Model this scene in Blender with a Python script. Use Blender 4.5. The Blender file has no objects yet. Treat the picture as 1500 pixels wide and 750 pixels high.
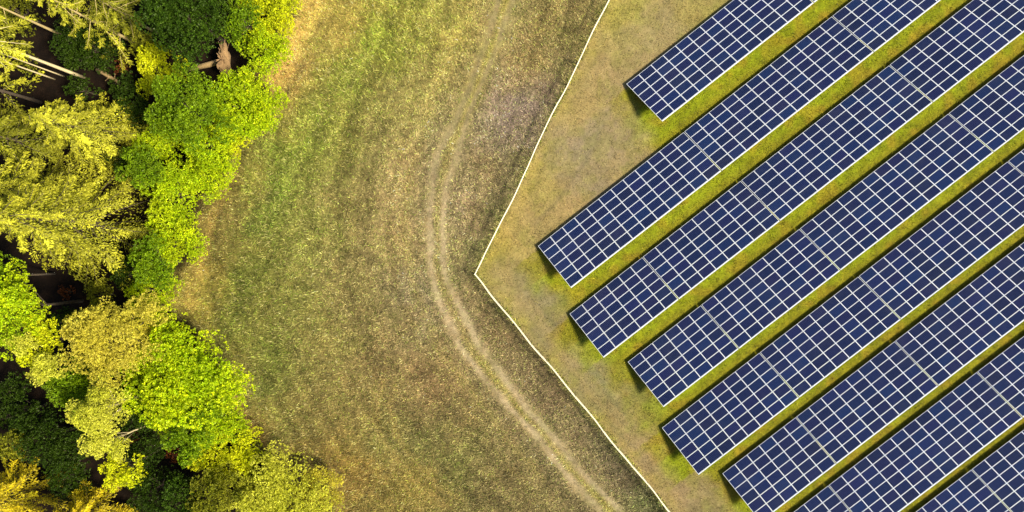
import bpy, math, random
import numpy as np
from mathutils import Matrix, Vector

random.seed(7)
RNG = np.random.default_rng(11)
SC = bpy.context.scene
COL = SC.collection

# ---------------------------------------------------------------- camera
CAM_H, FPX = 79.2, 1050.0                      # height (m), focal length in photo pixels (photo 1500 wide)
PITCH, ROLL = math.radians(-0.760), math.radians(-0.998)
cr, sr, cp, sp = math.cos(ROLL), math.sin(ROLL), math.cos(PITCH), math.sin(PITCH)
RIGHT = np.array((cr, 0, sr)); UP = np.array((-sp*sr, cp, sp*cr)); BACK = np.array((-cp*sr, -sp, cp*cr))
cam_data = bpy.data.cameras.new('camera')
cam = bpy.data.objects.new('camera', cam_data); COL.objects.link(cam)
cam.matrix_world = Matrix(((RIGHT[0], UP[0], BACK[0], 0), (RIGHT[1], UP[1], BACK[1], 0), (RIGHT[2], UP[2], BACK[2], CAM_H), (0, 0, 0, 1)))
cam_data.sensor_width = 36; cam_data.lens = 36*FPX/1500; cam_data.clip_start = 1; cam_data.clip_end = 3000
SC.camera = cam

def at(px, py, z=0.0):
    """ground-plan position of something seen at photo pixel (px, py) and standing at height z"""
    d = RIGHT*((px-750)/FPX) + UP*((375-py)/FPX) - BACK
    k = (z-CAM_H)/d[2]
    return d[0]*k, d[1]*k

def to_px(X, Y, Z=0.0):
    x1 = cr*X + sr*(Z-CAM_H); z1 = -sr*X + cr*(Z-CAM_H)
    y1 = cp*Y + sp*z1; z2 = -sp*Y + cp*z1
    return 750+FPX*x1/(-z2), 375-FPX*y1/(-z2)

# ---------------------------------------------------------------- light
AZ, EL = math.radians(-19), math.radians(48)     # sun comes from the right of the picture
world = bpy.data.worlds.new('World'); SC.world = world; world.use_nodes = True
nt = world.node_tree; bg = nt.nodes['Background']
sky = nt.nodes.new('ShaderNodeTexSky'); sky.sky_type = 'NISHITA'; sky.sun_disc = False
sky.sun_elevation = EL; sky.sun_rotation = math.pi/2-AZ; sky.air_density = 1.0; sky.dust_density = 1.5
nt.links.new(sky.outputs[0], bg.inputs[0]); bg.inputs[1].default_value = 0.08
sun_d = bpy.data.lights.new('sun', 'SUN'); sun_d.energy = 4.8; sun_d.angle = math.radians(9); sun_d.color = (1.0, 0.91, 0.72)
sun = bpy.data.objects.new('sun', sun_d); COL.objects.link(sun)
sdir = Vector((math.cos(EL)*math.cos(AZ), math.cos(EL)*math.sin(AZ), math.sin(EL)))
sun.rotation_euler = sdir.to_track_quat('Z', 'Y').to_euler(); sun.location = (90, 20, 70)
vs = SC.view_settings; vs.view_transform = 'Standard'; vs.look = 'None'; vs.gamma = 1; vs.exposure = 0.92; vs.use_curve_mapping = False
SC.cycles.max_bounces = 6; SC.cycles.use_denoising = True

# ---------------------------------------------------------------- materials
def lin(c):
    c = np.asarray(c, float)/255
    return np.where(c <= .04045, c/12.92, ((c+.055)/1.055)**2.4)

class NT:
    def __init__(s, name):
        s.m = bpy.data.materials.new(name); s.m.use_nodes = True; s.t = s.m.node_tree
        s.t.nodes.clear(); s.out = s.n('ShaderNodeOutputMaterial')
    def n(s, kind, **kw):
        nd = s.t.nodes.new(kind)
        for k, v in kw.items(): setattr(nd, k, v)
        return nd
    def l(s, a, b): s.t.links.new(a, b)
    def val(s, sock, v):
        if hasattr(v, 'node'): s.l(v, sock)
        else: sock.default_value = v
    def math(s, op, a, b=0.0, c=0.0):
        nd = s.n('ShaderNodeMath', operation=op)
        for i, v in enumerate((a, b, c)): s.val(nd.inputs[i], v)
        return nd.outputs[0]
    def mix(s, f, a, b, mode='MIX'):
        nd = s.n('ShaderNodeMix', data_type='RGBA', blend_type=mode)
        s.val(nd.inputs[0], f); s.val(nd.inputs[6], a); s.val(nd.inputs[7], b)
        return nd.outputs[2]
    def noise(s, vec, scale, detail=4, rough=.6, dist=0.0):
        nd = s.n('ShaderNodeTexNoise'); s.l(vec, nd.inputs['Vector'])
        nd.inputs['Scale'].default_value = scale; nd.inputs['Detail'].default_value = detail
        nd.inputs['Roughness'].default_value = rough; nd.inputs['Distortion'].default_value = dist
        return nd.outputs['Fac']
    def ramp(s, f, stops):
        nd = s.n('ShaderNodeValToRGB'); e = nd.color_ramp.elements
        while len(e) < len(stops): e.new(.5)
        for el, (p, c) in zip(e, stops):
            el.position = p; el.color = (*c, 1) if len(c) == 3 else c
        s.l(f, nd.inputs[0]); return nd.outputs[0]
    def rng(s, f, a, b, c, d):
        nd = s.n('ShaderNodeMapRange'); s.val(nd.inputs[0], f)
        for i, v in enumerate((a, b, c, d)): nd.inputs[i+1].default_value = v
        return nd.outputs[0]

def principled(name, color, rough=.6, metal=0.0, bump=None):
    t = NT(name); b = t.n('ShaderNodeBsdfPrincipled')
    b.inputs['Base Color'].default_value = (*color, 1); b.inputs['Roughness'].default_value = rough; b.inputs['Metallic'].default_value = metal
    tc = t.n('ShaderNodeTexCoord').outputs['Object']
    n = t.noise(tc, 6, 5)
    c = t.mix(t.rng(n, .3, .7, 0, 1), (*[x*.82 for x in color], 1), (*[min(1, x*1.1) for x in color], 1))
    t.l(c, b.inputs['Base Color'])
    if bump:
        bp = t.n('ShaderNodeBump'); bp.inputs['Strength'].default_value = bump[1]; bp.inputs['Distance'].default_value = .1
        t.l(t.noise(tc, bump[0], 6), bp.inputs['Height']); t.l(bp.outputs[0], b.inputs['Normal'])
    t.l(b.outputs[0], t.out.inputs[0]); return t.m

def ground_material():
    t = NT('ground_soil_and_grass'); b = t.n('ShaderNodeBsdfPrincipled'); b.inputs['Roughness'].default_value = .95
    b.inputs['Specular IOR Level'].default_value = .1
    at_ = t.n('ShaderNodeAttribute', attribute_name='zone')
    pos = t.n('ShaderNodeNewGeometry').outputs['Position']
    rough = at_.outputs['Alpha']                # how coarse the turf is: 1 meadow, 0 mown ground
    n1 = t.noise(pos, .55, 5, .65); n2 = t.noise(pos, 2.6, 5, .7); n3 = t.noise(pos, 9.0, 3, .7)
    v = t.math('ADD', t.math('MULTIPLY', t.rng(n1, .25, .75, -1, 1), .20), t.math('MULTIPLY', t.rng(n2, .25, .75, -1, 1), t.math('MULTIPLY_ADD', rough, .40, .18)))
    v = t.math('ADD', v, t.math('MULTIPLY', t.rng(n3, .25, .75, -1, 1), t.math('MULTIPLY_ADD', rough, .62, .16)))
    v = t.math('POWER', 2.0, t.math('MULTIPLY', v, 1.15))
    c = t.mix(1.0, at_.outputs['Color'], t.mix(1.0, (1, 1, 1, 1), v, 'MULTIPLY'), 'MULTIPLY')
    vm = t.n('ShaderNodeVectorMath', operation='SCALE'); t.l(at_.outputs['Color'], vm.inputs[0]); t.l(v, vm.inputs['Scale'])
    h1 = t.noise(pos, .33, 4, .6); h2 = t.noise(pos, 1.5, 4, .7)
    hue = t.math('MULTIPLY', t.math('ADD', t.rng(h1, .35, .65, -.5, .5), t.rng(h2, .3, .7, -.6, .6)), t.math('MULTIPLY_ADD', rough, .7, .3))
    c = t.mix(t.rng(hue, 0, .9, 0, .55), vm.outputs[0], t.mix(1.0, vm.outputs[0], (1.14, .97, .84, 1), 'MULTIPLY'))
    c = t.mix(t.rng(hue, 0, -.9, 0, .55), c, t.mix(1.0, vm.outputs[0], (.84, 1.06, .66, 1), 'MULTIPLY'))
    t.l(c, b.inputs['Base Color'])
    bp = t.n('ShaderNodeBump'); bp.inputs['Strength'].default_value = .55; bp.inputs['Distance'].default_value = .22
    t.l(t.math('ADD', t.math('MULTIPLY', n2, .7), t.math('MULTIPLY', n3, t.math('MULTIPLY_ADD', rough, .5, .15))), bp.inputs['Height'])
    t.l(bp.outputs[0], b.inputs['Normal'])
    t.l(b.outputs[0], t.out.inputs[0]); return t.m

def leaf_material(name, trans=.35):
    t = NT(name); a = t.n('ShaderNodeAttribute', attribute_name='tint')
    d = t.n('ShaderNodeBsdfDiffuse'); tr = t.n('ShaderNodeBsdfTranslucent'); g = t.n('ShaderNodeBsdfGlossy')
    t.l(a.outputs['Color'], d.inputs[0])
    vm = t.mix(1.0, a.outputs['Color'], (1.15, 1.15, .5, 1), 'MULTIPLY'); t.l(vm, tr.inputs[0])
    m = t.n('ShaderNodeMixShader'); m.inputs[0].default_value = trans
    t.l(d.outputs[0], m.inputs[1]); t.l(tr.outputs[0], m.inputs[2])
    g.inputs['Roughness'].default_value = .5; g.inputs[0].default_value = (1, 1, .7, 1)
    m2 = t.n('ShaderNodeMixShader'); m2.inputs[0].default_value = .015
    t.l(m.outputs[0], m2.inputs[1]); t.l(g.outputs[0], m2.inputs[2]); t.l(m2.outputs[0], t.out.inputs[0])
    return t.m

def panel_material():
    t = NT('blue_silicon_cells'); b = t.n('ShaderNodeBsdfPrincipled')
    tc = t.n('ShaderNodeTexCoord').outputs['Object']; sx = t.n('ShaderNodeSeparateXYZ'); t.l(tc, sx.inputs[0])
    oi = t.n('ShaderNodeObjectInfo').outputs['Random']
    # 10 x 6 cells, thin pale gaps between them
    def gap(co, pitch, w):
        f = t.math('ABSOLUTE', t.math('SUBTRACT', t.math('FRACT', t.math('DIVIDE', co, pitch)), .5))
        return t.math('GREATER_THAN', f, .5-w/pitch)
    ln = t.math('MAXIMUM', gap(sx.outputs[1], .150, .0085), gap(t.math('ADD', sx.outputs[0], .0), .157, .0065))
    wn = t.n('ShaderNodeTexWhiteNoise', noise_dimensions='3D')
    cm = t.n('ShaderNodeCombineXYZ')
    t.l(t.math('FLOOR', t.math('DIVIDE', sx.outputs[0], .157)), cm.inputs[0]); t.l(t.math('FLOOR', t.math('DIVIDE', sx.outputs[1], .150)), cm.inputs[1]); t.l(t.math('MULTIPLY', oi, 97.0), cm.inputs[2])
    t.l(cm.outputs[0], wn.inputs[0])
    base = t.ramp(oi, [(0, (.0015, .005, .028)), (.2, (.002, .009, .052)), (.4, (.006, .006, .042)), (.55, (.0015, .007, .036)), (.75, (.002, .016, .074)), (.88, (.007, .009, .062)), (1, (.002, .004, .022))])
    base = t.mix(t.math('MULTIPLY', wn.outputs[0], .45), base, (.006, .010, .050, 1))
    wp = t.n('ShaderNodeNewGeometry').outputs['Position']
    base = t.mix(t.rng(t.noise(wp, .35, 5, .65), .48, .8, 0, .09), base, (.16, .15, .13, 1))       # dust
    c = t.mix(ln, base, (.045, .06, .13, 1)); t.l(c, b.inputs['Base Color'])
    b.inputs['Roughness'].default_value = .28; b.inputs['IOR'].default_value = 1.45; b.inputs['Specular IOR Level'].default_value = .28
    t.l(b.outputs[0], t.out.inputs[0]); return t.m

M_GROUND = ground_material(); M_LEAF = leaf_material('tree_leaves', .33); M_GRASS = leaf_material('grass_blades', .22); M_CELL = panel_material()
M_ALU = principled('pale_aluminium', (.74, .77, .82), .38, .0)
M_STEEL = principled('galvanised_steel', (.42, .43, .44), .45, .6)
M_FENCE = principled('cream_coated_wire', (.78, .69, .47), .5)
M_BARK = principled('brown_bark', (.085, .060, .038), .9, 0, (14, .9))
M_PINE = principled('pale_tan_bark', (.50, .38, .16), .9, 0, (9, .8))
M_BIRCH = principled('pale_birch_bark', (.66, .54, .30), .8, 0, (9, .5))
M_ROOT = principled('earthy_root_wood', (.27, .165, .075), .95, 0, (5, 1))
M_LOG = principled('dead_weathered_wood', (.30, .20, .085), .9, 0, (12, .9))

# ---------------------------------------------------------------- object helpers
def tag(o, label=None, cat=None, group=None, kind=None):
    for k, v in (('label', label), ('category', cat), ('group', group), ('kind', kind)):
        if v: o[k] = v
    return o

def empty(name, loc, rz=0.0):
    o = bpy.data.objects.new(name, None); COL.objects.link(o); o.location = loc; o.rotation_euler = (0, 0, rz); o.empty_display_size = .5
    return o

def link(name, me, parent=None):
    o = bpy.data.objects.new(name, me); COL.objects.link(o)
    if parent: o.parent = parent
    return o

def np_mesh(name, V, F, mats, attr=None, colors=None, smooth=False):
    """V (n,3), F (m,k) all faces with k corners; colors per vertex rgba"""
    V = np.ascontiguousarray(V, np.float32); F = np.ascontiguousarray(F, np.int32)
    me = bpy.data.meshes.new(name); k = F.shape[1]
    me.vertices.add(len(V)); me.vertices.foreach_set('co', V.ravel())
    me.loops.add(F.size); me.loops.foreach_set('vertex_index', F.ravel())
    me.polygons.add(len(F)); me.polygons.foreach_set('loop_start', np.arange(0, F.size, k, dtype=np.int32))
    try: me.polygons.foreach_set('loop_total', np.full(len(F), k, np.int32))
    except Exception: pass
    if smooth: me.polygons.foreach_set('use_smooth', np.ones(len(F), bool))
    if attr:
        a = me.attributes.new(attr, 'FLOAT_COLOR', 'POINT'); a.data.foreach_set('color', np.ascontiguousarray(colors, np.float32).ravel())
    me.update(calc_edges=True)
    for m in mats: me.materials.append(m)
    return me

class MB:
    """collects boxes and tapered tubes into one mesh"""
    def __init__(s): s.v = []; s.f = []
    def box(s, c, h):
        o = len(s.v); x, y, z = c; a, b, d = h
        for k in (-1, 1):
            for p, q in ((-1, -1), (1, -1), (1, 1), (-1, 1)): s.v.append((x+p*a, y+q*b, z+k*d))
        s.f += [(o, o+3, o+2, o+1), (o+4, o+5, o+6, o+7)] + [(o+i, o+(i+1) % 4, o+4+(i+1) % 4, o+4+i) for i in range(4)]
    def tube(s, pts, rad, n=8, cap=True):
        base = len(s.v); pts = [Vector(p) for p in pts]
        for i, p in enumerate(pts):
            d = (pts[min(i+1, len(pts)-1)]-pts[max(i-1, 0)]).normalized()
            a = d.orthogonal().normalized() if abs(d.z) < .99 else Vector((1, 0, 0)); b = d.cross(a); r = rad[i]
            for j in range(n):
                q = 2*math.pi*j/n; s.v.append(tuple(p + a*(r*math.cos(q)) + b*(r*math.sin(q))))
        for i in range(len(pts)-1):
            for j in range(n):
                k = (j+1) % n; s.f.append((base+i*n+j, base+i*n+k, base+(i+1)*n+k, base+(i+1)*n+j))
        if cap:
            s.f.append(tuple(base+j for j in reversed(range(n)))); s.f.append(tuple(base+(len(pts)-1)*n+j for j in range(n)))
    def mesh(s, name, mats, smooth=False):
        me = bpy.data.meshes.new(name); me.from_pydata(s.v, [], s.f)
        for m in mats: me.materials.append(m)
        if smooth: me.polygons.foreach_set('use_smooth', [True]*len(me.polygons))
        me.update(); return me

# ---------------------------------------------------------------- what grows where (material zones of the ground)
# control points: photo position, colour of the ground there in full light, coarseness of the turf
ZONES = [
 (450,10,(176,150,72),.8),(420,90,(165,135,75),.7),(405,140,(150,125,65),.7),(440,60,(160,140,70),.8),
 (510,20,(150,135,62),.9),(560,60,(124,130,44),1),(600,30,(132,130,52),1),(520,110,(118,122,46),1),(470,170,(112,114,44),1),(500,210,(122,118,54),1),
 (430,220,(108,114,42),1),(410,280,(102,112,40),1),(375,320,(98,104,42),1),(360,400,(96,100,40),1),(345,460,(98,98,42),1),(330,350,(108,98,48),.7),
 (318,330,(120,98,52),.5),(300,400,(142,122,58),.8),(285,440,(144,126,58),.8),(330,270,(142,124,58),.8),(345,300,(130,110,62),.5),(275,470,(140,126,58),.8),
 (440,340,(118,114,54),1),(440,440,(114,110,52),1),(400,520,(104,104,46),1),(380,580,(100,104,48),1),(400,640,(112,104,54),.9),(365,620,(136,112,60),.7),(345,590,(140,116,62),.7),
 (520,300,(132,120,66),1),(560,220,(136,124,70),1),(600,140,(138,128,68),1),(640,60,(136,130,58),1),(600,260,(142,124,78),1),(560,370,(132,118,70),1),(590,330,(140,122,76),1),
 (520,430,(124,112,62),1),(480,500,(122,112,58),1),(580,460,(126,112,68),1),(550,530,(122,106,62),1),(600,540,(128,108,66),1),(610,440,(122,112,82),1),(640,560,(118,98,60),1),
 (500,600,(122,108,58),1),(450,690,(138,116,62),.9),(470,620,(118,106,56),1),(520,690,(130,108,50),1),(560,640,(112,106,54),1),(620,640,(108,104,54),1),(660,600,(112,98,58),1),(680,680,(112,106,56),1),(600,710,(124,110,52),1),(740,700,(110,98,58),1),(780,730,(114,102,60),1),
 (690,60,(150,136,66),1),(670,150,(138,126,76),1),(640,200,(132,120,78),1),(655,120,(142,130,66),1),
 (800,30,(128,114,64),1),(780,90,(136,118,66),1),(840,40,(118,106,60),1),(820,100,(120,108,66),1),(760,130,(138,118,78),1),(770,160,(130,114,98),1),(735,170,(134,116,100),1),(800,140,(116,102,72),1),(720,220,(120,108,82),1),(700,250,(124,108,68),1),(750,230,(110,100,62),1),(720,300,(108,100,62),1),(690,300,(128,110,72),1),(680,360,(106,100,60),1),(690,400,(106,98,60),1),(660,290,(138,122,92),1),
 (700,450,(120,102,66),1),(730,500,(112,94,60),1),(700,480,(112,96,62),1),(780,520,(104,90,60),1),(760,500,(102,92,58),1),(800,580,(104,88,60),1),(850,620,(98,88,58),1),(840,660,(112,96,64),1),(900,690,(96,86,60),1),(930,740,(84,84,50),1),(720,450,(98,92,56),1),(880,640,(90,82,56),1),
 (905,10,(150,138,66),.35),(880,60,(146,132,74),.3),(930,40,(142,128,84),.15),(980,30,(140,126,82),.15),(1020,20,(146,132,70),.3),(900,120,(142,122,82),.1),(940,90,(142,124,80),.2),(860,150,(152,134,78),.25),(850,220,(134,120,90),.05),(890,200,(132,118,90),.05),(930,210,(132,118,84),.1),(960,230,(150,130,72),.3),(860,280,(130,116,86),.05),(820,310,(156,132,82),.2),(900,270,(144,126,76),.25),(790,260,(150,134,72),.3),(755,330,(158,136,78),.3),(730,370,(150,134,60),.4),(770,380,(150,134,72),.3),(800,370,(132,116,72),.2),(760,420,(134,122,82),.05),(790,440,(122,112,80),.05),(800,480,(118,110,78),.05),(740,430,(140,126,76),.2),(820,420,(104,104,48),.3),(830,540,(122,112,82),.05),(870,560,(114,108,76),.05),(820,500,(140,124,76),.2),(860,600,(140,122,80),.1),(900,600,(120,112,70),.2),(910,650,(132,114,80),.1),(960,690,(138,118,82),.1),(930,660,(146,124,84),.15),(1000,720,(132,114,78),.1),(1030,740,(126,114,72),.2),(1000,650,(132,116,74),.2),(950,610,(120,114,54),.4),(890,540,(126,122,54),.5),(920,500,(136,128,48),.6),(860,450,(130,122,50),.5),(870,360,(142,128,70),.3),
]
AISLE = (122, 130, 22)
AISLE2 = (140, 122, 34)
ZP = np.array([(a, b) for a, b, _, _ in ZONES], float); ZC = np.array([lin(c) for *_, c, _ in ZONES]); ZR = np.array([r for *_, r in ZONES])
ALBEDO = .80                                   # the photo is exposed for the shade: real soil is darker than its picture
RUT_L = [(733,-30),(730,3),(713,57),(697,103),(680,143),(663,187),(643,227),(633,283),(629,333),(629,383),(643,437),(660,477),(673,507),(713,557),(747,597),(783,633),(823,687),(877,747),(905,780)]
RUT_R = [(757,-30),(750,3),(733,50),(717,97),(700,133),(687,167),(670,233),(657,270),(647,333),(648,377),(657,410),(677,457),(697,497),(733,547),(767,590),(810,640),(853,693),(907,747),(935,780)]
FENCE_PX = [(907,-30),(893,0),(697,401),(983,750),(1008,780)]
FOREST_PX = [(460,-60),(440,10),(415,60),(400,120),(405,170),(352,230),(325,290),(298,345),(285,400),(262,440),(300,480),(338,540),(340,600),(372,650),(440,690),(490,720),(520,800)]

def seg_dist(P, line):
    best = np.full(len(P), 1e9); par = np.zeros(len(P)); side = np.zeros(len(P)); acc = 0.0
    for (a, b) in zip(line[:-1], line[1:]):
        a = np.array(a, float); b = np.array(b, float); d = b-a; L = np.hypot(*d)
        t = np.clip(((P-a)@d)/L**2, 0, 1); q = P-(a+t[:, None]*d); r = np.hypot(q[:, 0], q[:, 1])
        c = d[0]*(P[:, 1]-a[1])-d[1]*(P[:, 0]-a[0])
        m = r < best; best[m] = r[m]; par[m] = acc+t[m]*L; side[m] = np.sign(c[m]); acc += L
    return best, side, par

def vnoise(x, y, seed=0):
    """smooth value noise in [0,1]"""
    r = np.random.default_rng(seed).random((64, 64))
    xi = np.floor(x).astype(int); yi = np.floor(y).astype(int); fx = x-xi; fy = y-yi
    fx = fx*fx*(3-2*fx); fy = fy*fy*(3-2*fy)
    g = lambda i, j: r[i % 64, j % 64]
    return (g(xi, yi)*(1-fx)+g(xi+1, yi)*fx)*(1-fy)+(g(xi, yi+1)*(1-fx)+g(xi+1, yi+1)*fx)*fy

ANG = math.radians(38.03); TILT = math.radians(21.16); PIT, DEP, TGAP = 1.681, 5.988, .095
UX = np.array((math.cos(ANG), math.sin(ANG))); NX = np.array((math.sin(ANG), -math.cos(ANG)))   # along a row; across it (uphill of the panels)
ROW_S = [19.69, 1.19, -.66, 1.13, -.38, 1.76, -3.38, 3.21]
ROW_T = [-7.13, .87, 8.88, 16.96, 24.99, 33.0, 41.1, 49.19]

def sstep(x, a, b):
    t = np.clip((x-a)/(b-a), 0, 1); return t*t*(3-2*t)

def zone(X, Y):
    """(rgb albedo, coarseness, fence side, forest mask, track mask) for points on the ground"""
    px, py = to_px(X, Y); n = len(px)
    wx = (vnoise(X*.35, Y*.35, 1)-.5)*46+(vnoise(X*1.3, Y*1.3, 2)-.5)*20; wy = (vnoise(X*.35+9, Y*.35, 3)-.5)*46+(vnoise(X*1.3, Y*1.3+5, 4)-.5)*20
    P = np.stack([px, py], 1); Q = P+np.stack([wx, wy], 1)*.8
    fd, fs, _ = seg_dist(P, FENCE_PX); inside = fs < 0
    zin = np.array([seg_dist(ZP, FENCE_PX)[1] < 0])[0]
    col = np.zeros((n, 3)); rg = np.zeros(n)
    for flag in (True, False):
        m = inside == flag; k = zin == flag
        for s in range(0, int(m.sum()), 20000):
            idx = np.nonzero(m)[0][s:s+20000]
            d2 = ((Q[idx, None, :]-ZP[None, k, :])**2).sum(2)
            w = 1/(d2+500.0)**1.6; w /= w.sum(1, keepdims=True)
            col[idx] = w@ZC[k]; rg[idx] = w@ZR[k]
    col[inside] *= np.array((.90, .91, 1.04)); col[~inside] *= np.array((.93, .92, 1.10))
    col[~inside] *= (1+(np.array((-.05, .02, -.10))*sstep(px[~inside]*-1, -560, -330)[:, None]))
    _, _, fp = seg_dist(P, FENCE_PX); stq = (vnoise(fd*.10+wx*.02, fp*.006, 91)*.6+vnoise(fd*.25+wx*.03, fp*.009, 92)*.4)*np.exp(-(fd/150)**2)
    k = (np.clip(stq-.30, 0, 1)*.6)[:, None]*inside[:, None]; col = col*(1-k)+lin((160, 136, 88))[None]*k
    k = (sstep(vnoise(X*.7, Y*.7, 95)*.6+vnoise(X*2.2, Y*2.2, 96)*.4, .48, .75)*.32)[:, None]*inside[:, None]; col = col*(1-k)+lin((122, 120, 54))[None]*k
    rg = np.where(inside, rg*.8+.2, rg)
    for ln_, c_, wd, st in ((([(462,-10),(448,30),(425,85),(405,125)]), (172,138,76), 14, .6), ([(352,250),(325,300),(302,350),(288,400),(280,450)], (156,128,70), 9, .55), ([(338,560),(350,595),(372,635),(400,668)], (140,104,62), 5, .7),
                           ([(440,95),(420,135),(395,182),(362,235),(336,290),(318,345),(310,400),(316,450),(334,490)], (72,70,34), 7, .55), ([(352,570),(368,600),(392,640)], (80,78,36), 6, .4)):
        dd, _, _ = seg_dist(P+np.stack([wx, wy], 1)*.22, ln_); k = (np.exp(-(dd/wd)**2)*st*(.5+.5*vnoise(X*.9, Y*.9, 97)))[:, None]; col = col*(1-k)+lin(c_)[None]*k
    # grassy aisles and the turf under the tables
    u = X*UX[0]+Y*UX[1]; t = X*NX[0]+Y*NX[1]
    ri = np.clip(np.round((t-ROW_T[0]-2.0)/8.05), 0, 7).astype(int)
    rr = (t-np.array(ROW_T)[ri]); S = np.array(ROW_S); s0 = np.where(rr < .3, np.where(ri == 0, 1e3, np.maximum(S[ri], S[np.maximum(ri-1, 0)])), S[ri])
    edge = u-s0+(vnoise(X*.9, Y*.9, 6)-.5)*2.2+(vnoise(X*.3, Y*.3, 16)-.5)*2.0
    aw = sstep(edge, -4.2, .4)*sstep(t, ROW_T[0]-1.2+0*t, ROW_T[0]+1.0)*inside
    ac = lin(AISLE)[None]*(1-.55*sstep(vnoise(X*.8, Y*.8, 8), .55, .8))[:, None]+lin(AISLE2)[None]*(.55*sstep(vnoise(X*.8, Y*.8, 8), .55, .8))[:, None]
    low = sstep(rr, -1.6, -.4)*(rr < 3)          # shade along each low panel edge, put into the ground colour as brown
    ac = ac*(1-.35*low[:, None])+lin((118, 84, 34))[None]*(.35*low[:, None])
    col = col*(1-aw[:, None])+ac*aw[:, None]; rg = rg*(1-aw)+.55*aw
    dl, _, pl = seg_dist(P+np.stack([wx, wy], 1)*.10, RUT_L); dr, _, _ = seg_dist(P+np.stack([wx, wy], 1)*.10, RUT_R)
    arc = (vnoise(dl*.085*1.0, pl*.0035, 71)*.6+vnoise(dl*.22, pl*.006, 72)*.4); col = np.where(inside[:, None], col, col*(.62+.76*arc)[:, None])     # old mowing swaths that follow the track
    worn = np.exp(-((dl+dr-18)/46)**2)*(.35+.3*vnoise(X*.6, Y*.6, 73))*(~inside); col = col*(1-worn[:, None])+lin((140, 126, 88))[None]*worn[:, None]
    mot = .62+.76*(vnoise(X*1.1, Y*1.1, 61)*.5+vnoise(X*2.6, Y*2.6, 62)*.5); col = col*(1+(mot-1)*(.25+.75*np.clip(rg, 0, 1)))[:, None]
    # wheel tracks
    wl = np.exp(-(dl/(4.6+3*vnoise(pl*.03, pl*0, 15)))**2); wr = np.exp(-(dr/(4.6+3*vnoise(pl*.03, pl*0+7, 15)))**2); rut = np.maximum(wl, wr)
    brk = .30+.70*sstep(vnoise(X*.5, Y*.5, 12)*.6+vnoise(X*1.7, Y*1.7, 13)*.4, .25, .65)
    bright = sstep(py, 150, 320)
    rvar = (.78+.44*vnoise(X*3.1, Y*3.1, 14))[:, None]
    rc = rvar*lin((126, 114, 80))[None]*(1-bright)[:, None]+rvar*lin((168, 151, 118))[None]*bright[:, None]
    mid = np.exp(-((dl+dr-18)/12)**2)*(1-rut)*.5*(.4+.6*sstep(np.abs(py-380), 60, 200))
    col = col*(1-mid[:, None])+lin((156, 144, 62))[None]*mid[:, None]
    k = (rut*brk*.70)[:, None]; col = col*(1-k)+rc*k; rg = rg*(1-.35*rut)
    # a faint older pair of tracks in the lower meadow and tyre arcs within the fence
    for ln_, c_, wd, st in ((([(560,560),(550,600),(556,640),(590,690),(650,740)]), (150,128,74), 5, .35), ([(578,565),(572,600),(580,640),(612,685),(668,730)], (150,128,74), 5, .3),
                           ([(745,430),(790,480),(850,560),(930,650),(1000,735)], (150,128,88), 5, .4), ([(770,455),(830,540),(900,625),(985,715)], (96,92,66), 4, .3),
                           ([(880,205),(850,250),(810,300),(785,330)], (98,88,66), 4, .35), ([(480,690),(540,720),(600,745)], (100,84,48), 5, .3), ([(660,60),(628,160),(600,260),(592,340),(606,430),(642,510),(702,590),(795,700)], (150,134,80), 6, .35), ([(640,70),(606,165),(580,260),(572,340),(584,430),(618,515),(680,600),(770,710)], (104,92,54), 5, .3), ([(780,0),(765,60),(738,140),(712,220),(690,290)], (96,86,60), 6, .3)):
        dd, _, _ = seg_dist(P+np.stack([wx, wy], 1)*.15, ln_); k = (np.exp(-(dd/wd)**2)*st)[:, None]; col = col*(1-k)+lin(c_)[None]*k
    # lush strip at the foot of the fence
    k = (np.exp(-(fd/9)**2)*.55*vnoise(X*1.5, Y*1.5, 21))[:, None]*(~inside)[:, None]; col = col*(1-k)+lin((96, 104, 30))[None]*k
    k = (np.exp(-((fd-9)/10)**2)*.3*vnoise(X*1.1, Y*1.1, 22))[:, None]*inside[:, None]; col = col*(1-k)+lin((160, 146, 48))[None]*k
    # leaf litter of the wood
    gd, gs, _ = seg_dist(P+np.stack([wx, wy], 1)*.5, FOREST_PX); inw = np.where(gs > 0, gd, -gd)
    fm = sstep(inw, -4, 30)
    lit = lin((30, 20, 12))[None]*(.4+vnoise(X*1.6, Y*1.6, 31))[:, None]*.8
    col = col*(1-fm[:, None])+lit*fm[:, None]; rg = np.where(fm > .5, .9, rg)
    return col*ALBEDO, rg, inside, fm, rut

# ---------------------------------------------------------------- ground, track, forest floor
def grid_mesh(name, xs, ys, z, keep=None):
    gx, gy = np.meshgrid(xs, ys); X = gx.ravel(); Y = gy.ravel(); nx, ny = len(xs), len(ys)
    c, r, ins, fm, rut = zone(X, Y)
    i = np.arange(nx*ny).reshape(ny, nx); F = np.stack([i[:-1, :-1], i[:-1, 1:], i[1:, 1:], i[1:, :-1]], -1).reshape(-1, 4)
    if keep is not None:
        kv = keep(X, Y, fm, rut); F = F[kv[F].all(1)]
        used = np.unique(F); mp = np.full(nx*ny, -1); mp[used] = np.arange(len(used)); F = mp[F]; X, Y, c, r = X[used], Y[used], c[used], r[used]
    V = np.stack([X, Y, np.full(len(X), z)], 1)
    return np_mesh(name, V, F, [M_GROUND], 'zone', np.concatenate([c, r[:, None]], 1))

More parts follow.
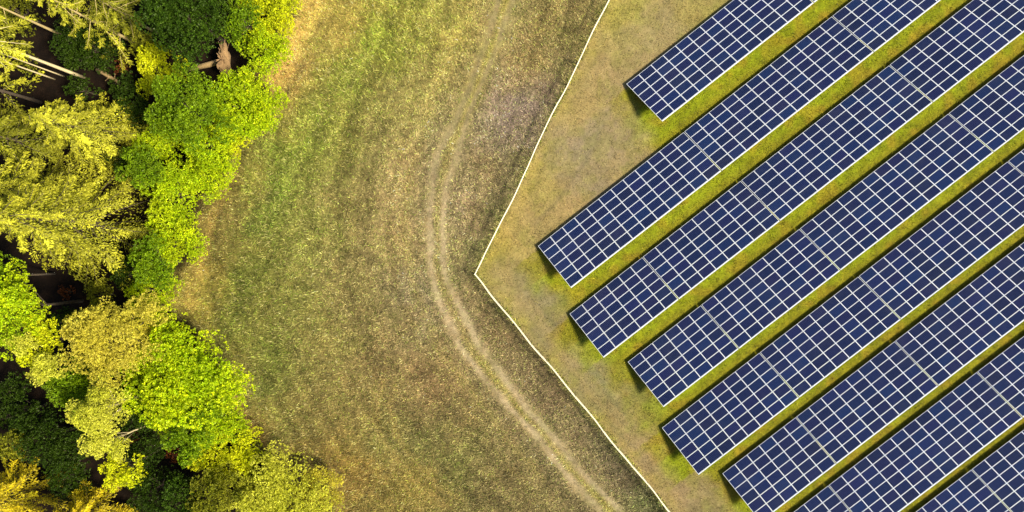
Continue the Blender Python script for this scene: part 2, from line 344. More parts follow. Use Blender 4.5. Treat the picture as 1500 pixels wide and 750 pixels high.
far = np.array([70, 85, 110, 150, 220, 330, 500, 800.])
xs = np.concatenate([-far[::-1], np.arange(-62, 62.1, .25), far]); ys = np.concatenate([-far[::-1], np.arange(-34, 34.1, .25), far])
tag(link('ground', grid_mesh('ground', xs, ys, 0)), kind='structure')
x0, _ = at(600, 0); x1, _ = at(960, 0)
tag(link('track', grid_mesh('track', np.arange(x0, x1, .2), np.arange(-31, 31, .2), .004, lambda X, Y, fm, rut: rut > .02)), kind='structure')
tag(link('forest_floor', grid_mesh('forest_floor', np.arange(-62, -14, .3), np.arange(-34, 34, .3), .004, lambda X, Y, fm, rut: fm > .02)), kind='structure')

# ---------------------------------------------------------------- grass
def blades(name, X, Y, L, W, lean, tint):
    """one narrow triangle per blade, arching over"""
    n = len(X); az = RNG.random(n)*2*np.pi; h = L*np.cos(lean); d = L*np.sin(lean)
    cx, cy = np.cos(az), np.sin(az)
    b0 = np.stack([X-cy*W/2, Y+cx*W/2, np.zeros(n)], 1); b1 = np.stack([X+cy*W/2, Y-cx*W/2, np.zeros(n)], 1)
    m0 = np.stack([X+cx*d*.45-cy*W*.4, Y+cy*d*.45+cx*W*.4, h*.75], 1); m1 = np.stack([X+cx*d*.45+cy*W*.4, Y+cy*d*.45-cx*W*.4, h*.75], 1)
    tp = np.stack([X+cx*d, Y+cy*d, h*.8], 1); tq = tp+np.stack([cy*W*.1, -cx*W*.1, 0*X], 1)
    V = np.stack([b0, b1, m1, m0, tq, tp], 1).reshape(-1, 3); o = np.arange(n)[:, None]*6
    F = np.concatenate([o+np.array([[0, 1, 2, 3]]), o+np.array([[3, 2, 4, 5]])], 1).reshape(-1, 4)
    C = np.concatenate([tint, np.ones((n, 1))], 1).repeat(6, 0)
    return np_mesh(name, V, F, [M_GRASS], 'tint', C)

def scatter(n, x0, x1, y0, y1): return RNG.uniform(x0, x1, n), RNG.uniform(y0, y1, n)

X, Y = scatter(500000, -46, 20, -31, 31)
cl = vnoise(X*1.7, Y*1.7, 41)*.6+vnoise(X*.6, Y*.6, 42)*.4
c, r, ins, fm, rut = zone(X, Y)
ok = (~ins) & (fm < .8) & (RNG.random(len(X)) < (.25+.9*cl)*(1-np.clip(1.25*rut, 0, .97)))
X, Y, c = X[ok], Y[ok], c[ok]
q = RNG.random(16000); fa, fb, fc = [np.array(at(*p)) for p in (FENCE_PX[0], FENCE_PX[2], FENCE_PX[4])]
fx = np.where((q < .5)[:, None], fa+(fb-fa)*(q*2)[:, None], fb+(fc-fb)*(q*2-1)[:, None])+RNG.normal(0, .16, (16000, 2)); keep = RNG.random(16000) < sstep(vnoise(fx[:, 0]*1.3, fx[:, 1]*1.3, 81), .35, .9)*.75
fx = fx[keep]; X = np.append(X, fx[:, 0]); Y = np.append(Y, fx[:, 1]); c = np.concatenate([c, lin((126, 118, 60))[None].repeat(len(fx), 0)*.8]); n = len(X)
f = np.exp(RNG.normal(.0, .62, n))[:, None]; straw = RNG.random(n) < .02+.22*vnoise(X*1.1, Y*1.1, 44)*vnoise(X*.25, Y*.25, 45); green = RNG.random(n) < .25
tint = c*f*1.5*(.26+1.5*(vnoise(X*2.6, Y*2.6, 46)*.6+vnoise(X*.9, Y*.9, 47)*.4))[:, None]; tint[green] *= np.array((.72, 1.05, .5)); tint[straw] = tint[straw]*.5+np.array((.40, .34, .14))*RNG.uniform(.4, 1.15, (int(straw.sum()), 1))
lush = np.clip(c[:, 1]/c[:, 0]-.75, 0, .5); L = RNG.uniform(.14, .42, n)*np.where(straw, 1.25, 1)*(1+lush); W = RNG.uniform(.024, .050, n)*np.where(straw, 1.1, 1)
tag(link('meadow_grass', blades('meadow_grass', X, Y, L, W, RNG.uniform(.4, 1.25, n), np.clip(tint, .01, .8))), 'coarse dry olive meadow grass between the wood and the fence', 'grass', kind='stuff')

X, Y = scatter(520000, -5, 61, -31, 31)
c, r, ins, fm, rut = zone(X, Y); cl = vnoise(X*1.9, Y*1.9, 43)
ok = ins & (RNG.random(len(X)) < .06+1.25*r*cl)
X, Y, c, r = X[ok], Y[ok], c[ok], r[ok]; n = len(X)
f = np.exp(RNG.normal(.0, .42, n))[:, None]; tint = c*f*1.15*(.5+1.0*(vnoise(X*2.0, Y*2.0, 48)*.6+vnoise(X*.8, Y*.8, 49)*.4))[:, None]
gold = RNG.random(n) < .07; tint[gold] = tint[gold]*.5+np.array((.30, .25, .03))*RNG.uniform(.4, 1.0, (int(gold.sum()), 1))
L = RNG.uniform(.08, .20, n)+.16*r*RNG.random(n); W = RNG.uniform(.022, .05, n)
tag(link('solar_field_grass', blades('solar_field_grass', X, Y, L, W, RNG.uniform(.4, 1.2, n), np.clip(tint, .008, .8))), 'short mossy olive grass in the aisles between the solar tables', 'grass', kind='stuff')

# ---------------------------------------------------------------- solar tables
PW, PD, PH = 1.662/2, .980/2, .020
FW, FD = .037, .029
def panel_meshes():
    b = MB(); b.box((0, 0, -.012), (PW-FW, PD-FD, .006)); cell = b.mesh('solar_panel', [M_CELL])
    v = []; f = []
    for (a, c, z) in ((PW, PD, -2*PH), (PW, PD, 0), (PW-FW, PD-FD, 0), (PW-FW, PD-FD, -2*PH)):
        v += [(-a, -c, z), (a, -c, z), (a, c, z), (-a, c, z)]
    for q in range(4):
        o, p = q*4, ((q+1) % 4)*4
        f += [(o+i, o+(i+1) % 4, p+(i+1) % 4, p+i) for i in range(4)]
    me = bpy.data.meshes.new('panel_frame'); me.from_pydata(v, [], f); me.materials.append(M_ALU); me.update()
    return cell, me
CELL, FRAME = panel_meshes()
LOW = .48
ct, st = math.cos(TILT), math.sin(TILT)
def on_slope(v, dz=0.0): return (-(v*ct)+dz*st*-1*-1, LOW+v*st+dz*ct)      # local y, z of a point v up the slope, dz above the plane
def solar_table(row, s, n, label):
    L = n*PIT; base = UX*(s+L/2)+NX*(ROW_T[row])
    root = empty('solar_table', (base[0], base[1], 0), ANG)
    tag(root, label, 'solar table', 'solar tables mounted in parallel rows')
    for i in range(n):
        for j in range(6):
            v = (j+.5)*DEP/6; y, z = -v*ct, LOW+v*st
            p = link('solar_panel', CELL, root); p.location = (-L/2+(i+.5)*PIT, y, z); p.rotation_euler = (-TILT+random.gauss(0, .003), random.gauss(0, .003), random.gauss(0, .0012)); p.location.x += random.gauss(0, .003)
            link('panel_frame', FRAME, p)
    def bar(name, v, dz, hw, hh, mat):
        b = MB(); b.box((0, 0, 0), (L/2-.01, hw, hh)); o = link(name, b.mesh(name, [mat]), root)
        o.location = (0, -v*ct+dz*st, LOW+v*st+dz*ct); o.rotation_euler = (-TILT, 0, 0)
    bar('edge_rail', DEP+.045, -.035, .04, .05, M_ALU)
    for v in (.5, 1.5, 2.5, 3.5, 4.5, 5.5): bar('purlin', v*DEP/6, -.09, .035, .045, M_STEEL)
    k = max(2, round(n/3))
    for q in range(k):
        x = -L/2+(q+.5)*L/k
        for v in (1.3, 4.7):
            h = LOW+v*st-.20; b = MB(); b.box((0, 0, h/2-.15), (.05, .07, h/2+.15)); b.box((0, 0, h+.015), (.12, .12, .012)); o = link('post', b.mesh('post', [M_STEEL]), root); o.location = (x, -v*ct, 0)
        b = MB(); b.box((0, 0, 0), (.04, 2.6, .05)); o = link('rafter', b.mesh('rafter', [M_STEEL]), root); o.location = (x, -3.0*ct-.19*st, LOW+3.0*st-.19*ct); o.rotation_euler = (-TILT, 0, 0)

ROWN = ['topmost row', 'second row from the top', 'third row from the top', 'fourth row from the top', 'fifth row from the top', 'sixth row from the top', 'second lowest row', 'lowest row in the bottom right corner']
TABLES = [
 (0, 12, 'twelve column blue solar table at the left end of the topmost row'), (0, 12, 'solar table cut off at the top edge, behind the first table of the topmost row'),
 (1, 12, 'twelve column solar table at the left end of the second row, nearest the fence'), (1, 12, 'middle solar table of the second row from the top'), (1, 12, 'solar table of the second row cut off by the top edge of the picture'),
 (2, 6, 'short six column solar table at the left end of the third row'), (2, 8, 'eight column solar table in the third row, next to its short end table'), (2, 12, 'long solar table in the middle of the third row'), (2, 12, 'solar table of the third row in the top right corner'),
 (3, 6, 'short six column solar table at the left end of the fourth row'), (3, 8, 'eight column solar table in the fourth row, next to its short end table'), (3, 12, 'long twelve column solar table in the fourth row'), (3, 12, 'solar table of the fourth row cut off by the right edge of the picture'),
 (4, 8, 'eight column solar table at the left end of the fifth row'), (4, 8, 'second eight column solar table from the left in the fifth row'), (4, 12, 'long twelve column solar table in the fifth row'), (4, 12, 'last solar table of the fifth row, only its corner showing at the right edge'),
 (5, 6, 'short six column solar table at the left end of the sixth row'), (5, 8, 'eight column solar table in the sixth row, next to its short end table'), (5, 12, 'long solar table of the sixth row reaching the right edge'),
 (6, 8, 'solar table of the seventh row with its left end cut off by the bottom edge'), (6, 12, 'long solar table in the middle of the seventh row'), (6, 12, 'solar table of the seventh row cut off by the right edge of the picture'),
 (7, 12, 'solar table of the lowest row cut off by the bottom edge'), (7, 12, 'solar table of the lowest row in the bottom right corner'),
]
pos = {}
for row, n, label in TABLES:
    s = pos.get(row, ROW_S[row]); solar_table(row, s, n, label); pos[row] = s+n*PIT+TGAP

# ---------------------------------------------------------------- fence
def fence():
    pts = [np.array(at(*p)) for p in (FENCE_PX[0], FENCE_PX[2], FENCE_PX[4])]; H = 1.75
    root = empty('wire_fence', (*pts[1], 0)); tag(root, 'long cream wire mesh fence bending at a corner around the solar field', 'fence')
    for a, b in zip(pts[:-1], pts[1:]):
        d = b-a; Lg = np.hypot(*d); d /= Lg; nn = np.array((-d[1], d[0])); m = int(round(Lg/2.5)); rot = math.atan2(d[1], d[0])
        wob = lambda s: (vnoise(np.array([s*.30]), np.array([a[0]]), 51)[0]-.5)*.34*min(1, s/2, (Lg-s)/2)
        rel = lambda s, h: (*(a+d*s+nn*wob(s)-pts[1]), h)
        for i in range(m+1):
            if i == 0 and a is pts[1]: continue
            s = i*Lg/m; q = MB(); q.tube([(0, 0, -.2), (0, 0, H+.06)], [.045, .045], 8); q.box((0, 0, H+.075), (.05, .05, .015))
            p = link('fence_post', q.mesh('fence_post', [M_FENCE]), root); p.location = rel(s, 0)
        ss = np.linspace(0, Lg, 4*m+1)
        q = MB(); q.tube([rel(s, H) for s in ss], [.058]*len(ss), 8); link('top_rail', q.mesh('top_rail', [M_FENCE]), root)
        q = MB()
        for h in np.arange(.06, H-.05, .2): q.tube([rel(s, h) for s in ss[::2]], [.006]*len(ss[::2]), 4, False)
        for s in np.arange(.1, Lg-.05, .2): q.tube([rel(s, .04), rel(s, H-.05)], [.005, .005], 4, False)
        link('wire_mesh', q.mesh('wire_mesh', [M_FENCE]), root)
fence()

# ---------------------------------------------------------------- trees
def unit(v): return v/np.maximum(np.linalg.norm(v, axis=-1, keepdims=True), 1e-9)

def leaf_quads(C, N, A, Ls, Ws, tint):
    """leaf-shaped quads: centre C, normal N, long axis hint A"""
    T = unit(A-N*(A*N).sum(1, keepdims=True)); B = np.cross(N, T); n = len(C); fold = N*(Ls*.13)[:, None]
    a = C-T*(Ls/2)[:, None]-fold; b = C+B*(Ws/2)[:, None]+T*(Ls*.08)[:, None]; c = C+T*(Ls/2)[:, None]-fold; d = C-B*(Ws/2)[:, None]+T*(Ls*.08)[:, None]
    V = np.stack([a, b, c, d], 1).reshape(-1, 3); F = np.arange(4*n).reshape(n, 4)
    return V, F, np.concatenate([np.clip(tint, .002, .9), np.ones((n, 1))], 1).repeat(4, 0)

PAL = dict(
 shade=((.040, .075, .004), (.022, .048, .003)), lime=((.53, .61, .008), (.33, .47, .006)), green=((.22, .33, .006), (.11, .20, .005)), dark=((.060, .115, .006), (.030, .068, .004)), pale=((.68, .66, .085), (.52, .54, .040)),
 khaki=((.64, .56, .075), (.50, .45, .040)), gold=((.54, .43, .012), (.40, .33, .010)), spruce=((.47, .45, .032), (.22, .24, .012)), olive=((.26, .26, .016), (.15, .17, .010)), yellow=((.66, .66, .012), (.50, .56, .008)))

def broadleaf(name, px, py, zc, rpx, pal, label, lobes=12, leaf=.24, dens=1.0, squash=.8, cat='tree', ragged=.22, bark=None):
    if cat == 'tree' and pal in ('lime', 'yellow', 'pale', 'khaki') and px > 205: zc = min(zc, rpx*.066+.2)     # rim trees are leafy down to the grass
    X, Y = at(px, py, zc); R = rpx*(CAM_H-zc)/FPX
    root = empty(name, (X, Y, 0)); tag(root, label, cat, 'trees of the wood along the field' if cat == 'tree' else 'shrubs of the wood along the field')
    c1, c2 = [np.array(c) for c in PAL[pal]]
    lobes = int(lobes*1.9); st_ = RNG.uniform(.82, 1.18); sq = np.array((st_, 1/st_)); tw_ = RNG.random()*math.pi
    rot2 = np.array(((math.cos(tw_), -math.sin(tw_)), (math.sin(tw_), math.cos(tw_))))
    ld = unit(RNG.normal(size=(lobes, 3))); ld[:, 2] = np.abs(ld[:, 2])*1.1-.25; ld = unit(ld)
    lr = RNG.uniform(.17, .36, lobes)*R; lc = ld*((R*RNG.uniform(.74, 1.24, lobes)-lr*.9))[:, None]; lc[:, 2] *= squash
    lc[:, :2] = (lc[:, :2]*sq)@rot2.T
    lc = np.concatenate([lc, [[0, 0, .12*R]]]); lr = np.append(lr, .55*R); lobes += 1
    lt = RNG.random(lobes)
    # rosettes of leaves sit apart on each lobe; every leaf points away from its twig end
    leaf *= .74; sp_ = leaf*1.6; nr = int(dens*4.6*np.pi*(lr**2).sum()*.62/sp_**2*(.55+.45*squash)); nr = min(nr, 8000)
    w = lr**2; k = RNG.choice(lobes, nr, p=w/w.sum()); nt_ = max(6, int(12*(R/3.5)))
    td = unit(RNG.normal(size=(lobes, nt_, 3))); tr_ = RNG.normal(0, ragged*.55, (lobes, nt_)); tb = RNG.normal(0, .12, (lobes, nt_))
    d = unit(RNG.normal(size=(nr, 3))); d[:, 2] = np.where((d[:, 2] < -.3) & (RNG.random(nr) < .8), -d[:, 2], d[:, 2])
    j = (td[k]*d[:, None, :]).sum(2).argmax(1)                                # the bough each rosette belongs to
    near = (td[k, j]*d).sum(1); rad = lr[k]*(.80+tr_[k, j]+.34*sstep(near, .70, 1.0)); rad *= np.where(RNG.random(nr) < .16, RNG.uniform(.45, .85, nr), 1)
    rc = lc[k]+d*rad[:, None]+RNG.normal(size=(nr, 3))*.05; ro = unit(d+np.array([0, 0, .35])+RNG.normal(size=(nr, 3))*.25)
    rt_ = np.clip(lt[k]+RNG.normal(0, .3, nr), 0, 1); rf = np.exp(RNG.normal(0, .16, nr)+tb[k, j])
    per = 8; q = np.repeat(np.arange(nr), per); n = len(q)
    A = unit(ro[q]*.75+RNG.normal(size=(n, 3))*.62); c = rc[q]+A*(leaf*RNG.uniform(.35, .85, n))[:, None]
    N = unit(np.cross(A, RNG.normal(size=(n, 3)))); N *= np.sign((N*(ro[q]+np.array([0, 0, .3]))).sum(1))[:, None]+1e-9
    Ls = leaf*RNG.uniform(.7, 1.25, n); Ws = Ls*RNG.uniform(.38, .62, n)
    m = np.clip(rt_[q]+RNG.normal(0, .15, n), 0, 1)[:, None]
    tint = (c1*(1-m)+c2*m)*(rf[q]*np.exp(RNG.normal(0, .16, n)))[:, None]
    V, F, Cc = leaf_quads(c+np.array([0, 0, zc]), N, A, Ls, Ws, tint)
    link('crown', np_mesh('crown', V, F, [M_LEAF], 'tint', Cc), root)
    b = MB(); tr = .035*R+.04
    b.tube([(0, 0, -.2), (.05*R*.2, 0, zc*.4), (0, .03*R, zc*.8), (0, 0, zc+.3*R)], [tr*1.4, tr, tr*.75, tr*.3], 9)
    for q in range(lobes-1):
        e = lc[q]*.78+np.array([0, 0, zc]); s = np.array([0, 0, zc*RNG.uniform(.5, .85)]); mpt = s*.45+e*.55+np.array([0, 0, -.1*R]); b.tube([s, mpt, e], [tr*.45, tr*.28, tr*.10], 6)
    link('trunk', b.mesh('trunk', [bark or M_BARK], True), root)
    return root

def conifer(name, px, py, h, rb, pal, label, z0=.15, nb=110, per=70, lean=(0, 0), spray=.27, sparse=1.0, bark=None, rt=None):
    X, Y = at(px, py, 0); root = empty(name, (X, Y, 0)); tag(root, label, 'tree', 'trees of the wood along the field')
    c1, c2 = [np.array(c) for c in PAL[pal]]; rt = rt or .012*h
    axis = lambda z: np.stack([lean[0]*z/h, lean[1]*z/h, z], -1)
    Cs, Ns, As, Ls, Ws, Ts = [], [], [], [], [], []; wood = MB()
    wood.tube([axis(np.float64(z)) for z in np.linspace(-.3, h, 9)], [rt*(1.02-.98*q/8) for q in range(9)], 9)
    for q in range(nb):
        u = (q+RNG.random())/nb; z = h*(z0+(1-z0)*u**.9); Lb = rb*(1-(z/h-z0)/(1.02-z0))**.75*RNG.uniform(.65, 1.15)+.25
        if RNG.random() > sparse: continue
        az = q*2.399+RNG.normal(0, .3); d = np.array([math.cos(az), math.sin(az), 0]); side = np.array([-d[1], d[0], 0]); a0 = axis(np.float64(z))
        droop = RNG.uniform(.35, .75); curl = RNG.uniform(-.25, .25)
        pt = lambda s: a0+d*(Lb*s)[..., None]+side*(curl*Lb*s**2)[..., None]+np.array([0, 0, 1.])*((-droop*Lb*(s**1.6)+.18*Lb*s**4))[..., None]
        m = int(2.0*per*(.35+Lb/rb)); s = RNG.beta(1.7, 1.0, m)*.97+.06; p = pt(s); tg = unit(pt(s+.03)-p)
        sg = np.where(RNG.random(m) < .5, -1, 1); a = RNG.uniform(.5, 1.2, m)
        tw = unit(tg*np.cos(a)[:, None]+side*(sg*np.sin(a))[:, None]+np.array([0, 0, -.95])*RNG.random((m, 1)))
        ext = (RNG.random(m)**1.1)*(.30*Lb*(1.05-s*.75)+.12)
        c = p+tw*ext[:, None]; c[:, 2] -= ext*.25
        Cs.append(c); As.append(tw); Ns.append(unit(np.array([0, 0, .9])+d*.45+RNG.normal(size=(m, 3))*.5))
        l = spray*RNG.uniform(.6, 1.3, m); Ls.append(l); Ws.append(l*RNG.uniform(.22, .38, m))
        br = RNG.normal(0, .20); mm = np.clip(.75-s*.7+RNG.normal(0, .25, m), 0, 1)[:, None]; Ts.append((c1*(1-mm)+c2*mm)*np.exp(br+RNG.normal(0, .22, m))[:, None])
        if q % 2 == 0:
            sp_ = np.array([0., .35, .7, 1.]); wood.tube(list(pt(sp_)), [rt*.22, rt*.16, rt*.10, rt*.04], 5, False)
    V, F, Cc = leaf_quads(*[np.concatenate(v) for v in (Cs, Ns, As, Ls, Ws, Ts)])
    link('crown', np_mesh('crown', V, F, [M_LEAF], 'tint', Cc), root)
    link('trunk', wood.mesh('trunk', [bark or M_BARK], True), root)
    return root

# tall conifers of the inner wood: photo position of the trunk foot
conifer('spruce_tree', 172, 328, 20, 7.0, 'spruce', 'huge golden olive spruce with long drooping fronds at the left edge', nb=170, per=95, z0=.12)
conifer('spruce_tree', 100, 285, 17, 4.5, 'spruce', 'second drooping spruce cut by the left edge, above the huge one', nb=120, per=80)
conifer('spruce_tree', 178, 205, 15, 4.6, 'spruce', 'dense yellow olive spruce above the huge drooping one', nb=140, per=85)
conifer('spruce_tree', 70, 215, 17, 3.6, 'olive', 'dull olive spruce cut by the left edge, below the bare leaning trunks', nb=110, per=70)
conifer('spruce_tree', 60, 150, 18, 3.2, 'spruce', 'sparse yellow spruce with see-through branches behind the bare leaning trunks', nb=90, per=55, sparse=.7)
conifer('pine_tree', 196, 62, 19, 3.0, 'spruce', 'tall thin conifer with bright trunk and sparse hanging sprays near the top edge', nb=90, per=60, sparse=.75, z0=.10, bark=M_PINE, rt=.2)
conifer('pine_tree', 232, 50, 17, 2.4, 'olive', 'slim dark conifer beside the dark green broadleaf tree at the top edge', nb=70, per=50, sparse=.7, z0=.3, bark=M_PINE, rt=.16)
conifer('pine_tree', 92, 52, 19, 2.4, 'olive', 'bare stemmed conifer in the top left corner', nb=60, per=50, sparse=.6, z0=.45, bark=M_PINE, rt=.17)
conifer('pine_tree', 124, 114, 24, 3.4, 'spruce', 'thick pale leaning trunk running out of the left edge', nb=90, per=70, z0=.60, bark=M_BIRCH, rt=.21)
conifer('pine_tree', 94, 112, 20, 2.2, 'spruce', 'thin pale trunk just above the thinnest one, beside the thick pale trunk', nb=60, per=50, z0=.62, bark=M_BIRCH, rt=.09)
conifer('pine_tree', 80, 116, 20, 2.0, 'spruce', 'lowest and thinnest of the three pale leaning trunks', nb=60, per=50, z0=.62, bark=M_BIRCH, rt=.10)
conifer('spruce_tree', 60, 706, 14, 4.0, 'gold', 'golden conifer in the bottom left corner', nb=110, per=70)
conifer('spruce_tree', 160, 735, 13, 3.4, 'gold', 'golden yellow conifer at the bottom edge, right of the corner one', nb=110, per=75)

# broadleaf trees of the wood and its sunny rim: centre of the crown, its height, radius in photo pixels
B = broadleaf
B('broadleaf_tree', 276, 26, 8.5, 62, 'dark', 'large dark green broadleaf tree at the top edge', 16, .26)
B('broadleaf_tree', 356, 30, 6.5, 32, 'green', 'mid green tree between the dark green tree and the lime rim at the top', 10, .24)
B('broadleaf_tree', 392, 74, 6.0, 38, 'lime', 'bright lime tree beside the torn up root plate', 11, .22)
B('broadleaf_tree', 405, 12, 5.5, 46, 'yellow', 'pale yellow lime tree at the top edge beside the field', 11, .22)
B('broadleaf_tree', 236, 108, 8.0, 38, 'yellow', 'small bright yellow tree in the dark clearing, left of the root plate', 13, .30)
B('broadleaf_tree', 278, 166, 8.0, 58, 'green', 'green tree on the shaded side of the large lime rim tree', 14, .24)
B('broadleaf_tree', 348, 158, 7.5, 52, 'lime', 'large lime tree below the root plate', 14, .23)
B('broadleaf_tree', 385, 158, 5.5, 42, 'lime', 'lime tree reaching furthest out over the field', 12, .22)
B('broadleaf_tree', 240, 208, 9.0, 34, 'lime', 'small round glowing lime crown beside the dense yellow spruce', 10, .22)
B('broadleaf_tree', 310, 212, 7.0, 48, 'lime', 'lime tree of the rim below the furthest reaching one', 13, .23)
B('broadleaf_tree', 340, 205, 4.0, 26, 'yellow', 'low yellow tree at the field edge, under the lime rim', 9, .20)
B('broadleaf_tree', 215, 248, 6.0, 36, 'green', 'green tree squeezed between the spruces and the lime rim', 10, .24)
B('broadleaf_tree', 262, 285, 7.0, 46, 'lime', 'lime tree in the middle of the rim, right of the huge spruce', 13, .23)
B('broadleaf_tree', 300, 262, 5.0, 34, 'lime', 'low lime tree at the field edge in the middle of the rim', 10, .21)
B('broadleaf_tree', 258, 355, 6.5, 42, 'lime', 'lime tree at the narrow waist of the wood', 12, .22)
B('broadleaf_tree', 222, 385, 6.5, 38, 'green', 'green tree at the narrow waist, behind the lime one', 11, .24)
B('broadleaf_tree', 222, 425, 5.5, 36, 'lime', 'lime tree above the large khaki crown', 11, .22)
B('broadleaf_tree', 28, 452, 10, 52, 'lime', 'bright lime tree at the left edge below the huge spruce', 13, .27)
B('broadleaf_tree', 52, 505, 9.5, 36, 'yellow', 'yellow lime tree under the left edge lime tree', 11, .24)
B('broadleaf_tree', 4, 405, 8, 30, 'green', 'green tree cut by the left edge under the huge spruce', 9, .26)
B('broadleaf_tree', 168, 492, 10, 66, 'khaki', 'large khaki crown of very fine leaves', 20, .17, 1.0)
B('broadleaf_tree', 205, 470, 7, 40, 'khaki', 'smaller khaki crown right of the large khaki one', 12, .17)
B('broadleaf_tree', 68, 538, 11, 27, 'pale', 'small pale yellow round crown near the left edge', 9, .17)
B('broadleaf_tree', 36, 506, 11, 20, 'pale', 'smallest pale yellow tuft, at the left edge', 7, .17)
B('broadleaf_tree', 112, 562, 8.0, 46, 'green', 'vivid green tree between the pale yellow crowns', 13, .25)
B('broadleaf_tree', 150, 600, 11, 50, 'pale', 'lumpy pale yellow green tree with cauliflower crown', 9, .18, 1.1, .8, 'tree', .16, M_BIRCH)
B('broadleaf_tree', 160, 648, 10, 30, 'pale', 'pale crown with a thin white stem, under the lumpy pale tree', 8, .18, 1, .8, 'tree', .18, M_BIRCH)
B('broadleaf_tree', 180, 688, 8.5, 30, 'yellow', 'narrow yellow green tree under the thin white stem', 9, .24)
B('broadleaf_tree', 272, 552, 8.0, 82, 'lime', 'largest round leafy green crown near the lower field edge', 24, .30, 1.0)
B('broadleaf_tree', 232, 500, 5.5, 36, 'green', 'dark green tree on the shaded side of the largest round crown', 11, .26)
B('broadleaf_tree', 285, 625, 6.5, 44, 'green', 'green tree at the lower side of the largest round crown', 13, .28)
B('broadleaf_tree', 325, 610, 5.5, 40, 'lime', 'lime tree between the largest round crown and the field path', 12, .25)
B('broadleaf_tree', 318, 668, 6.0, 38, 'yellow', 'yellow lime tree beside the pale bushes at the bottom', 11, .22)
B('broadleaf_tree', 360, 660, 4.5, 34, 'yellow', 'low yellow lime tree above the big pale bush', 10, .20)
B('broadleaf_tree', 430, 722, 3.4, 66, 'pale', 'big pale yellow spreading tree at the bottom edge by the field', 26, .18, .75, .7, 'tree', .42)
B('broadleaf_tree', 380, 725, 5.0, 44, 'pale', 'pale yellow tree at the bottom edge, left of the big spreading one', 16, .18, .8, .75, 'tree', .38)
B('broadleaf_tree', 470, 712, 3.0, 34, 'khaki', 'low khaki tree sticking out furthest into the field at the bottom', 15, .17, .75, .7, 'tree', .42)
B('broadleaf_tree', 318, 725, 5.0, 40, 'olive', 'olive tree at the bottom edge in half shade', 11, .22)
B('broadleaf_tree', 270, 735, 4.5, 40, 'dark', 'green tree at the bottom edge, its leaves coloured dark for deep shade', 11, .26)  # deep shade of the wood is put into this tree's leaf colour

# understorey: shade put into the dark leaf colour, some shrubs added to darken gaps
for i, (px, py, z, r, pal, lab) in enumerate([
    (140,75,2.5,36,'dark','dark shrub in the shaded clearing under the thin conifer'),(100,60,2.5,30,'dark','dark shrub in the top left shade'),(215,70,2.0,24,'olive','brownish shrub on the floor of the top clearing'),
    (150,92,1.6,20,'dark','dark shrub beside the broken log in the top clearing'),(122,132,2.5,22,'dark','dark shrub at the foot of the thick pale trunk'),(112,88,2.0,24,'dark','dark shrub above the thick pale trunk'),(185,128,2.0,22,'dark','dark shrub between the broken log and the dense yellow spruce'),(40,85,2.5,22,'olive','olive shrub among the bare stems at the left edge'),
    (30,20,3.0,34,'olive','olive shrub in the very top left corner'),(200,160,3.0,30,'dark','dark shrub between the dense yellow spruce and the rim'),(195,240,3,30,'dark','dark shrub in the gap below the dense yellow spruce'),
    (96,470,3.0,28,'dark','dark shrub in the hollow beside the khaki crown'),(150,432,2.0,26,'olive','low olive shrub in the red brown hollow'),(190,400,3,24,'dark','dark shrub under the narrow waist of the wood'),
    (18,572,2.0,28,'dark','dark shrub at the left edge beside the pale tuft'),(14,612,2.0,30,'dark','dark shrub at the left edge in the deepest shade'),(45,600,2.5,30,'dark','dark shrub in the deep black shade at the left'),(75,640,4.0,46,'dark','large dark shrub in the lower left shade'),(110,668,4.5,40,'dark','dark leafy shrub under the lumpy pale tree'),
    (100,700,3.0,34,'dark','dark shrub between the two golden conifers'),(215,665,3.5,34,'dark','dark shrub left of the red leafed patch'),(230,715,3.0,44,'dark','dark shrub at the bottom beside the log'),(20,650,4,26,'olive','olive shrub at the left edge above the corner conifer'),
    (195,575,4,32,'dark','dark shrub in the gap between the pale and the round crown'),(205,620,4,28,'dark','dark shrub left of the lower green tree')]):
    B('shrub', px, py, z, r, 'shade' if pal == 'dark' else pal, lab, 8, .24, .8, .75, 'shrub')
for px, py, lab in ((98, 428, 'rusty red brown low shrub under the huge spruce fronds'), (198, 640, 'rusty red shrub in the dark gap beside the round green crown'), (255, 668, 'rusty red shrub below the round green crown'), (180, 100, 'rusty red fern patch in the top clearing')):
    PAL['rust'] = ((.22, .065, .018), (.12, .035, .012))
    B('shrub', px, py, .7, 13, 'rust', lab, 6, .22, .7, .6, 'shrub')

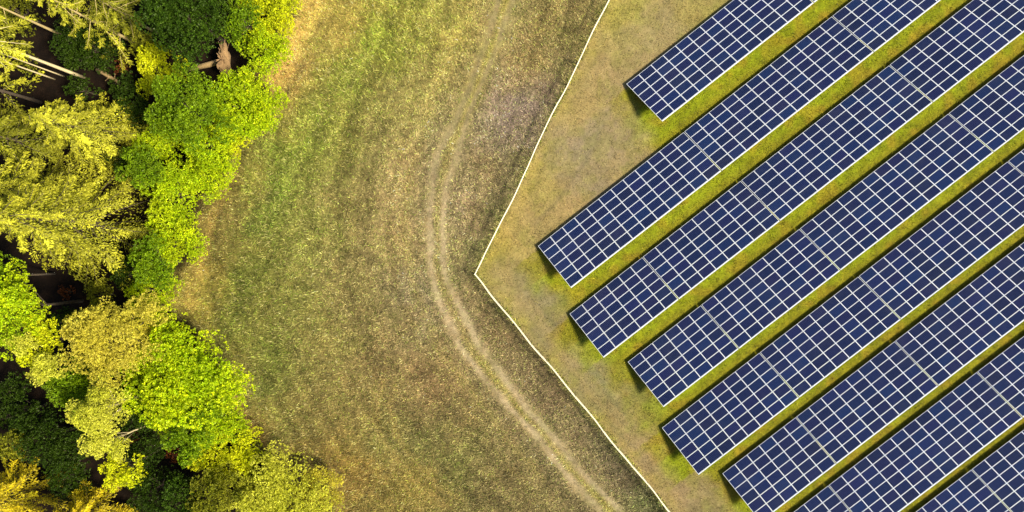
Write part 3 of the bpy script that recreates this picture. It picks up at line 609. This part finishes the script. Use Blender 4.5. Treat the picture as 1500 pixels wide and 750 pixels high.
# ---------------------------------------------------------------- dead wood on the forest floor
def log(px0, py0, px1, py1, r, z, label, name='fallen_log'):
    a = Vector((*at(px0, py0, z), 0)); b = Vector((*at(px1, py1, z), 0)); d = b-a
    m = MB(); m.tube([(0, 0, z), tuple(d*.35+Vector((0, .04, z+.05))), tuple(d*.7+Vector((0, -.05, z))), (d.x, d.y, z+.1)], [r, r*.95, r*.8, r*.6], 10)
    for t, s in ((.3, 1), (.55, -1), (.75, 1)):
        p = d*t+Vector((0, 0, z)); q = p+Vector((-d.y, d.x, 0)).normalized()*(s*r*2.6)+Vector((0, 0, r*1.5)); m.tube([tuple(p), tuple(q)], [r*.3, r*.12], 5)
    o = link(name, m.mesh(name, [M_LOG], True)); o.location = a; tag(o, label, 'log')
log(142, 102, 176, 121, .24, .5, 'broken pale brown log lying in the top clearing')
log(196, 702, 166, 714, .22, 1.2, 'short golden brown log in the shade near the bottom edge')

def root_plate():
    X, Y = at(330, 90, 1.0); root = empty('uprooted_tree', (X, Y, 0)); tag(root, 'uprooted tree with torn brown root plate standing in the dark gap', 'uprooted tree')
    m = MB(); m.tube([(-.1, .1, .95), (-2.2, -.35, .8), (-4.6, -.8, .5)], [.34, .30, .22], 10); link('trunk', m.mesh('trunk', [M_LOG], True), root)
    n = 22; V = []; F = []                       # lumpy disc of earth, on edge
    for s, x in ((0, -.22), (1, .25)):
        for k in range(n):
            a = 2*math.pi*k/n; r = 1.25*(1+.22*math.sin(3*a+1)+.14*math.sin(7*a)); V.append((x+.12*math.sin(5*a), r*math.cos(a)*1.15, max(.0, 1.15+r*math.sin(a))))
    V += [(-.45, 0, 1.1), (.5, 0, 1.15)]
    for k in range(n):
        j = (k+1) % n; F += [(k, j, n+j, n+k), (2*n, j, k), (2*n+1, n+k, n+j)]
    me = bpy.data.meshes.new('root_plate'); me.from_pydata(V, [], F); me.materials.append(M_ROOT); me.update(); link('root_plate', me, root)
    m = MB()
    for k in range(40):
        a = random.uniform(-.3, math.pi+.3) if k > 5 else random.uniform(1.0, 2.2); y, z = math.cos(a), math.sin(a); L = random.uniform(1.5, 2.3); x = random.uniform(-.2, .5)
        m.tube([(x*.3, y*.7, 1.1+z*.7), (x*.7, y*L*.75, 1.1+z*L*.7), (x*1.5, y*L*1.05+random.uniform(-.2, .2), max(.1, 1.1+z*L*.9))], [.11, .07, .025], 6)
    link('roots', m.mesh('roots', [M_ROOT], True), root)
root_plate()
